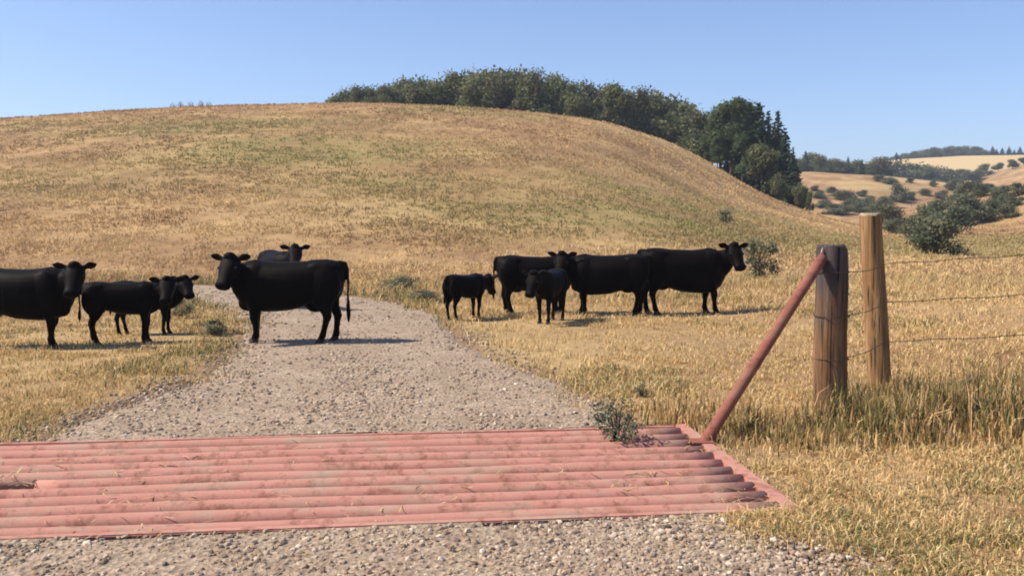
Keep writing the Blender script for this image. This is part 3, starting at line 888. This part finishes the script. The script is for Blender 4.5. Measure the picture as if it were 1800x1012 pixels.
    tag(root, label, 'calf' if calf else 'cow', group)
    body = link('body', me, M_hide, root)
    for s in (-1, 1):
        b2 = bmesh.new()
        c = poll + hd * 0.115 * hs + hsx * s * 0.118 * hs + hup * 0.045 * hs
        bmesh.ops.create_uvsphere(b2, u_segments=12, v_segments=8, radius=0.017 * hs, matrix=Matrix.Translation(c))
        link('eye', bm_mesh('eye', b2), M_eye, root)
    return root

G1 = 'black cattle standing by the road'
def G(px, py):
    x, y, z = ground_at(px, py); return (x, y)
# the animals, from left to right
bovine('cow', 'black cow at the left edge of the pasture, head turned to the viewer', G(34, 611), R(2), 1.13, deep=1.05, neck=(-30, 30), head=(-82, -52), legs=(-0.10, 0.06, 0, 0), group=G1)
bovine('calf', 'black calf standing just right of the leftmost cow, rump towards it', G(214, 603), R(16), 0.90, calf=True, neck=(-20, 30), head=(-92, -45), legs=(0.02, -0.03, -0.04, 0.06), group=G1)
bovine('calf', 'black calf half hidden behind another calf, its head further right', G(256, 588), R(8), 0.84, calf=True, neck=(-5, 34), head=(-62, -40), legs=(0.03, -0.03, 0.05, -0.05), group=G1)
bovine('cow', 'black cow standing broadside on the gravel road facing left', G(514, 602), R(181), 1.21, fat=0.93, neck=(66, 34), head=(78, -50), legs=(0.0, 0.07, 0.10, -0.06), tail=0.03, group=G1)
bovine('cow', 'distant black cow whose head shows above the back of the one on the road', G(490, 540), R(-58), 1.16, neck=(18, 44), head=(-22, -42), group=G1)
bovine('calf', 'small black calf at the left end of the right hand herd', G(817, 562), R(50), 0.82, calf=True, neck=(4, 6), head=(10, -55), legs=(0.02, -0.02, 0, 0.04), group=G1)
bovine('cow', 'black cow behind the calf facing the viewer, its rump to the left', G(938, 551), R(8), 1.12, deep=1.09, neck=(12, 14), head=(20, -50), legs=(0, 0.05, 0, 0.06), tail=0.02, group=G1)
bovine('calf', 'black calf turned towards the viewer in the right hand herd', G(968, 566), R(-112), 0.93, calf=True, neck=(-8, 18), head=(-12, -62), legs=(0.03, -0.03, 0, 0), group=G1)
bovine('cow', 'black cow facing left in the middle of the right hand herd', G(1072, 554), R(174), 1.15, deep=1.07, neck=(34, 26), head=(75, -56), legs=(0, 0.06, 0.08, -0.04), group=G1)
bovine('cow', 'black cow at the right end of the herd with raised head, ears out', G(1196, 552), R(5), 1.26, deep=1.09, neck=(-22, 34), head=(-78, -50), legs=(0.0, 0.12, -0.05, 0.06), group=G1)

# ------------------------------------------------------------------ trees and shrubs
def leaf_quads(P, N, size, aspect, colr):
    """P centres, N normals (not unit), one quad each"""
    n = len(P)
    N = N / np.maximum(1e-6, np.linalg.norm(N, axis=1))[:, None]
    A = np.cross(N, rng.normal(size=(n, 3))); A /= np.maximum(1e-6, np.linalg.norm(A, axis=1))[:, None]
    B = np.cross(N, A)
    s = (size * (0.6 + 0.8 * rng.random(n)))[:, None]
    a = A * s * aspect; b = B * s
    V_ = np.stack([P - a * 0.5, P - b * 0.45 + a * 0.1, P + a * 0.6, P + b * 0.45], 1).reshape(-1, 3)
    Fq = (np.arange(4)[None] + (np.arange(n) * 4)[:, None])
    return V_, Fq, np.repeat(colr, 4, 0)

def crown_round(h, wd, z0, nl, nleaf, size, pal, flat=1.0, seed=0):
    """crown of several uneven lobes filled with leaf sprays"""
    P, N, C = [], [], []
    for i in range(nl):
        t = (i + 0.5) / nl
        z = z0 + (h - z0) * (0.12 + 0.80 * rng.random())
        rr = wd * 0.5 * math.sin(math.pi * min(0.96, 0.22 + 0.72 * (z - z0) / (h - z0))) ** 0.7
        a = i * 2.4 + rng.random()
        q = rr * (0.25 + 0.6 * rng.random())
        c = np.array([q * math.cos(a), q * math.sin(a), z])
        lr = (wd * 0.16 + wd * 0.12 * rng.random()) * np.array([1, 1, 0.8 * flat])
        n = int(nleaf / nl)
        u = rng.normal(size=(n, 3)); u /= np.linalg.norm(u, axis=1)[:, None]
        rad = rng.random(n) ** 0.45
        p = c + u * lr * rad[:, None] * (1 + 0.25 * rng.normal(size=(n, 1)))
        P.append(p); N.append(u + 0.9 * rng.normal(size=(n, 3)) + np.array([0, 0, 0.4]))
        cc = pal[rng.integers(len(pal))]
        C.append(cc * (0.65 + 0.7 * rng.random((n, 1))))
    return leaf_quads(np.concatenate(P), np.concatenate(N), size, 1.2, np.concatenate(C))

def trunk_bm(h, r, limbs, spread, seed, lean=0.03):
    rs = random.Random(seed)
    bm = bmesh.new()
    pts = [(lean * h * math.sin(k * 0.9 + seed) * (k / 6), lean * h * math.cos(k * 1.3 + seed) * (k / 6), -0.15 + h * k / 6) for k in range(7)]
    tube(bm, pts, [r * (1.25 - k * 0.17) if k else r * 1.5 for k in range(7)], 9)
    for i in range(limbs):
        t = 0.35 + 0.6 * rs.random(); a = i * 2.4
        k = int(t * 6); p = Vector(pts[k]); L = spread * (0.5 + 0.5 * rs.random())
        tube(bm, [p, p + Vector((math.cos(a) * L * 0.5, math.sin(a) * L * 0.5, L * 0.4)), p + Vector((math.cos(a) * L, math.sin(a) * L, L * 0.9))], [r * 0.45, r * 0.3, r * 0.1], 6)
    return bm

DEC = np.array([[0.085, 0.100, 0.042], [0.110, 0.125, 0.050], [0.065, 0.078, 0.036], [0.125, 0.128, 0.055], [0.100, 0.095, 0.050]]) * 1.3
ASP = np.array([[0.095, 0.135, 0.050], [0.120, 0.160, 0.060], [0.080, 0.100, 0.042]]) * 0.95
SPR = np.array([[0.038, 0.058, 0.036], [0.052, 0.074, 0.044], [0.030, 0.045, 0.030]]) * 1.3
SHR = np.array([[0.095, 0.108, 0.060], [0.120, 0.130, 0.072], [0.075, 0.084, 0.048], [0.155, 0.150, 0.085]]) * 1.3
SAGE = np.array([[0.10, 0.105, 0.065], [0.15, 0.145, 0.085], [0.07, 0.075, 0.045], [0.20, 0.17, 0.09]]) * 1.55

def round_proto(seed, h=6.0, wd=5.0, leaves=6000, size=0.23, pal=DEC):
    v, f, c = crown_round(h, wd, h * 0.10, 16, leaves, size, pal)
    cm = np_mesh('crown', v, f, c); cm.materials.append(M_leaf)
    tm = bm_mesh('trunk', trunk_bm(h * 0.75, h * 0.022, 6, wd * 0.32, seed)); tm.materials.append(M_bark)
    return cm, tm

def spruce_proto(seed, h=10.0, wd=6.0, n=3600, size=0.42):
    P, N, C = [], [], []
    tiers = 26
    for t in range(tiers):
        q = t / (tiers - 1)
        z = 0.5 + (h - 0.5) * q
        rad = wd * 0.5 * (1 - q) ** 0.85 * (0.8 + 0.35 * rng.random()) + 0.06
        nb = max(4, int(15 * (1 - q) + 4))
        for b in range(nb):
            a = 6.283 * (b + 0.7 * rng.random()) / nb + t
            Lb = rad * (0.7 + 0.45 * rng.random())
            m = max(3, int(14 * (1 - q) + 3))
            s = np.sqrt(rng.random(m))
            x = np.cos(a) * Lb * s; y = np.sin(a) * Lb * s
            zz = z - 0.32 * Lb * s + 0.1 * Lb * s ** 2
            P.append(np.stack([x, y, zz], 1) + rng.normal(0, 0.09, (m, 3)))
            N.append(np.array([0.25 * math.cos(a), 0.25 * math.sin(a), 1.0]) + 0.45 * rng.normal(size=(m, 3)))
            C.append(SPR[rng.integers(3)] * (0.7 + 0.7 * rng.random((m, 1))))
    v, f, c = leaf_quads(np.concatenate(P), np.concatenate(N), size, 1.3, np.concatenate(C))
    cm = np_mesh('crown', v, f, c); cm.materials.append(M_leaf)
    tm = bm_mesh('trunk', trunk_bm(h * 0.96, h * 0.016, 0, 1, seed, 0.0)); tm.materials.append(M_bark_dark)
    return cm, tm

def shrub_proto(seed, h, wd, leaves, size, pal, nl=11, stems=7):
    v, f, c = crown_round(h, wd, 0.0, nl, leaves, size, pal, 0.9)
    v[:, 2] = np.maximum(v[:, 2], 0.0)
    cm = np_mesh('foliage', v, f, c); cm.materials.append(M_leaf)
    bm = bmesh.new(); rs = random.Random(seed)
    for i in range(stems):
        a = i * 2.4; L = wd * 0.36 * rs.random()
        tube(bm, [(0.05 * wd * math.cos(a), 0.05 * wd * math.sin(a), -0.05), (0.5 * L * math.cos(a), 0.5 * L * math.sin(a), h * 0.35), (L * math.cos(a), L * math.sin(a), h * 0.75)], [0.02 * h, 0.014 * h, 0.005 * h], 6)
    tm = bm_mesh('stems', bm); tm.materials.append(M_bark_dark)
    return cm, tm

def plant(kind, proto, x, y, sc, rz, label, cat, group=None, z=None, sink=0.0):
    cm, tm = proto
    o = empty(kind, (x, y, (hz(x, y) if z is None else z) - sink), rz, sc)
    tag(o, label, cat, group)
    for nm, me in ((cm.name.split('.')[0], cm), (tm.name.split('.')[0], tm)):
        c = bpy.data.objects.new(nm, me); COL.objects.link(c); c.parent = o
    return o

round_ps = [round_proto(20 + i) for i in range(5)]
aspen_ps = [round_proto(40 + i, 10.0, 5.0, 8000, 0.26, ASP) for i in range(2)]
spruce_ps = [spruce_proto(60 + i) for i in range(3)]
shrub_ps = [shrub_proto(70 + i, 2.0, 2.8, 4000, 0.11, SHR, 15) for i in range(3)]

def top_tree(px, Y, top_py):
    """where a tree stands at distance Y and how tall it is for its tip to reach the photographed height"""
    d = ray(px, top_py); x = d[0] / d[1] * Y; zt = CAM_H + d[2] / d[1] * Y
    z = hz(x, Y)
    return x, z, max(1.2, zt - z)

# the belt of trees along the crest
TOPS = [(580, 178), (600, 163), (640, 155), (700, 147), (735, 141), (760, 142), (800, 136), (850, 131), (890, 125), (920, 128), (960, 138), (1000, 141), (1030, 153), (1060, 155), (1100, 153), (1130, 165), (1165, 169), (1200, 182), (1225, 203), (1245, 215)]
tx_, ty_ = zip(*TOPS)
px = 592.0; i = 0
while px < 1240:
    tp = float(np.interp(px, tx_, ty_))
    Y = 131 + 9 * random.random() + (4 if i % 2 else 0)
    x, z, h = top_tree(px, Y, tp + random.uniform(-3, 7))
    h = max(h, 2.5)
    s = h / 6.0
    sec = 'left end' if px < 720 else 'middle' if px < 1000 else 'right part'
    plant('bushy_tree', round_ps[i % 5], x, Y, (max(s, 0.62) * random.uniform(0.8, 1.15), max(s, 0.62) * random.uniform(0.8, 1.15), s), random.random() * 6.28,
          'dark green bushy tree in the %s of the belt along the hill crest' % sec, 'tree', 'trees along the hill crest', z)
    px += random.uniform(15, 21); i += 1
for k, px in enumerate((583, 604, 622, 640, 664, 690, 742, 790, 838, 880, 925, 968, 1015, 1062, 1105, 1150, 1190)):    # second row, further back and higher
    tp = float(np.interp(px, tx_, ty_))
    Y = 150 + 8 * random.random()
    x, z, h = top_tree(px, Y, tp + random.uniform(-2, 5))
    s = max(2.2 if px < 630 else 3, h) / 6.0
    plant('bushy_tree', round_ps[(k + 2) % 5], x, Y, (min(max(s, 0.6), 1.3), min(max(s, 0.6), 1.3), s), random.random() * 6.28, 'dark tree in the back row of the belt on the hill crest', 'tree', 'trees along the hill crest', z)
# the taller stand running down the hill's right flank
for k, (px, Y, tp, kind, wsc) in enumerate((
        (1228, 128, 200, 'd', 1.0), (1250, 124, 196, 'd', 1.0), (1268, 121, 188, 'a', 0.9), (1288, 118, 168, 'a', 1.0), (1302, 126, 180, 'a', 1.0), (1318, 121, 182, 's', 0.9), (1334, 117, 184, 's', 1.0), (1350, 124, 200, 's', 1.0),
        (1368, 119, 197, 's', 0.85), (1380, 113, 228, 's', 0.9), (1394, 110, 262, 's', 0.85), (1262, 116, 235, 'a', 0.7), (1306, 113, 235, 'a', 0.8), (1340, 112, 255, 'd', 0.9), (1410, 106, 312, 'd', 0.6), (1424, 104, 338, 'd', 0.5), (1372, 108, 300, 'd', 0.8), (1240, 120, 240, 'a', 0.6), (1398, 116, 300, 's', 0.7))):
    x, z, h = top_tree(px, Y, tp)
    if kind == 's':
        plant('spruce_tree', spruce_ps[k % 3], x, Y, (h / 10 * wsc, h / 10 * wsc, h / 10), random.random() * 6, 'tall dark spruce in the stand at the right foot of the hill', 'tree', 'spruces on the right flank of the hill', z)
    elif kind == 'a':
        plant('leafy_tree', aspen_ps[k % 2], x, Y, (h / 10 * wsc * 1.1, h / 10 * wsc * 1.1, h / 10), random.random() * 6, 'tall mid green leafy tree beside the spruces on the hill flank', 'tree', 'leafy trees on the right flank of the hill', z)
    else:
        plant('bushy_tree', round_ps[k % 5], x, Y, (h / 6 * wsc, h / 6 * wsc, h / 6), random.random() * 6, 'low dark bushy tree at the edge of the stand on the hill flank', 'tree', 'low trees on the right flank of the hill', z)
# tips beyond the crest at the left
for px, tp in ((302, 190), (318, 188), (334, 188), (352, 186), (366, 188)):
    x, z, h = top_tree(px, 160, tp)
    plant('bushy_tree', round_ps[0], x, 160, (0.4, 0.4, h / 6), random.random() * 6, 'tree tip peeping over the bare hill crest at the left', 'tree', 'tree tips over the left crest', z)

# far trees
def far(kind, proto, unit, px, Y, tp, wsc, label, group, hmin=2.5):
    x, z, h = top_tree(px, Y, tp); h = max(h, hmin)
    plant(kind, proto, x, Y, (h / unit * wsc, h / unit * wsc, h / unit), random.random() * 6, label, 'tree', group, z)
for k, (px, tp) in enumerate(((1404, 280), (1416, 266), (1428, 272), (1440, 276), (1452, 279), (1463, 281), (1476, 283), (1491, 276), (1502, 284), (1515, 281), (1530, 283), (1545, 280))):
    sp = px in (1416, 1491, 1515)
    far('spruce_tree' if sp else 'bushy_tree', (spruce_ps if sp else round_ps)[k % 3], 10 if sp else 6, px, 300 + 8 * (k % 3), tp, 1.0 if sp else 1.5,
        'pointed dark tree among bushes on the field edge beyond the hill' if sp else 'dark bushy tree on the field edge beyond the hill', 'trees on the field edge beyond the hill')
for k, px in enumerate(range(1556, 1740, 7)):
    tp = float(np.interp(px, [1556, 1590, 1640, 1700, 1735], [279, 271, 261, 258, 264]))
    far('bushy_tree', round_ps[k % 5], 6, px, 652 + 12 * (k % 3), tp + random.uniform(-1, 1.5), 1.6, 'small dark tree in the line along the farthest ridge', 'trees along the farthest ridge', 4)
for k, (px, tp) in enumerate(((1576, 268), (1745, 257), (1752, 262), (1762, 260), (1774, 258), (1783, 263), (1793, 258), (1803, 262), (1815, 259))):
    far('spruce_tree', spruce_ps[k % 3], 10, px, 650, tp, 1.5, 'pointed dark conifer on the farthest ridge', 'conifers along the farthest ridge', 5)
for k, (px, tp) in enumerate(((1560, 286), (1575, 288), (1590, 291), (1606, 291), (1622, 290), (1640, 293), (1655, 296), (1672, 299), (1690, 298), (1710, 294), (1730, 289), (1755, 285), (1780, 281), (1800, 279))):
    far('bushy_tree', round_ps[k % 5], 6, px, 415 + 9 * (k % 3), tp, 1.7, 'dark tree in the hedge line between the distant fields', 'trees between the distant fields', 3.5)

# bushes in the valley and pasture: base pixel, height and width in photograph pixels
VB = [(1645, 447, 62, 95), (1610, 425, 45, 60), (1668, 412, 50, 90), (1700, 396, 48, 80), (1730, 390, 36, 60), (1640, 396, 45, 70), (1578, 412, 26, 60), (1555, 396, 36, 60), (1579, 356, 32, 42), (1470, 378, 18, 60), (1500, 372, 22, 40),
      (1520, 376, 28, 46), (1548, 378, 26, 44), (1560, 366, 20, 36), (1450, 366, 14, 40), (1700, 352, 30, 50), (1725, 348, 24, 36), (1760, 352, 26, 46), (1790, 345, 22, 40), (1545, 320, 12, 26), (1565, 324, 12, 30), (1675, 336, 18, 30), (1770, 384, 24, 40), (1755, 372, 26, 50), (1688, 372, 30, 50), (1482, 352, 16, 50), (1440, 350, 14, 30), (1432, 336, 9, 20), (1462, 340, 10, 22), (1515, 345, 11, 24), (1600, 352, 14, 26), (1625, 345, 12, 24), (1655, 350, 15, 30), (1640, 328, 9, 18), (1600, 322, 8, 16), (1715, 330, 12, 24), (1740, 338, 14, 28), (1785, 362, 16, 34), (1672, 358, 16, 28), (1530, 358, 12, 24)]
for k, (px, py, hp, wp) in enumerate(VB):
    x, y, z = ground_at(px, py, 420)
    h = hp * y / FPX; w_ = wp * y / FPX
    lb = 'round grey green bush nearest the tall post in the valley' if k == 0 else 'dark green bush among those on the valley floor' if py > 360 else 'small dark bush on the distant tan field'
    plant('bush', shrub_ps[k % 3], x, y, (w_ / 2.8, w_ / 2.8, h / 2.0), random.random() * 6, lb, 'bush', 'bushes in the valley')

near_shrubs = [shrub_proto(90 + i, 0.9, 1.2, 1500, 0.055, SAGE, 12, 9) for i in range(3)]
for k, (px, py, hp, wp, lb) in enumerate((
        (705, 512, 28, 70, 'low grey green sage bush right of the road behind the standing cow'), (748, 530, 22, 70, 'low spreading sage bush between the road and the small calf'),
        (1334, 492, 72, 78, 'upright brownish green bush behind the head of the right end cow'), (318, 560, 36, 40, 'grey green bush beside the heads of the two calves'),
        (375, 590, 26, 60, 'small weedy bush on the grass left of the road cow'), (1275, 392, 24, 34, 'small green bush low on the right flank of the hill'))):
    x, y, z = ground_at(px, py, 200)
    plant('sage_bush', near_shrubs[k % 3], x, y, (wp * y / FPX / 1.2, wp * y / FPX / 1.2, hp * y / FPX / 0.9), k * 1.3, lb, 'bush', 'sage bushes on the pasture')
WEED = np.array([[0.10, 0.118, 0.070], [0.14, 0.15, 0.09], [0.075, 0.09, 0.055], [0.20, 0.18, 0.11]]) * 1.35
weed_p = shrub_proto(99, 0.38, 0.46, 850, 0.020, WEED, 16, 12)
for px, py, sc, lb in ((1085, 779, 1.0, 'dark green leafy weed growing at the far edge of the cattle guard'), (1128, 700, 0.42, 'small green weed in the straw right of the road'), (1718, 756, 0.7, 'dark green weed in the long grass right of the posts')):
    x, y, z = ground_at(px, py)
    plant('leafy_weed', weed_p, x, y, sc, random.random() * 6, lb, 'weed', 'leafy weeds near the posts')

# ------------------------------------------------------------------ the air: thin even haze over the whole place
def haze():
    bm = bmesh.new()
    bmesh.ops.create_cube(bm, size=1, matrix=Matrix.Translation((0, 1270, 50)) @ Matrix.Diagonal((3700, 3100, 150, 1)))
    m = bpy.data.materials.new('haze'); m.use_nodes = True
    n = m.node_tree.nodes; n.remove(n['Principled BSDF'])
    v = n.new('ShaderNodeVolumePrincipled')
    v.inputs['Color'].default_value = (0.80, 0.87, 1.0, 1); v.inputs['Density'].default_value = 0.00038; v.inputs['Anisotropy'].default_value = 0.2
    m.node_tree.links.new(v.outputs[0], n['Material Output'].inputs['Volume'])
    tag(link('haze', bm_mesh('haze', bm, False), m), 'thin pale summer haze over the pasture and hills', 'haze', kind='stuff')
haze()
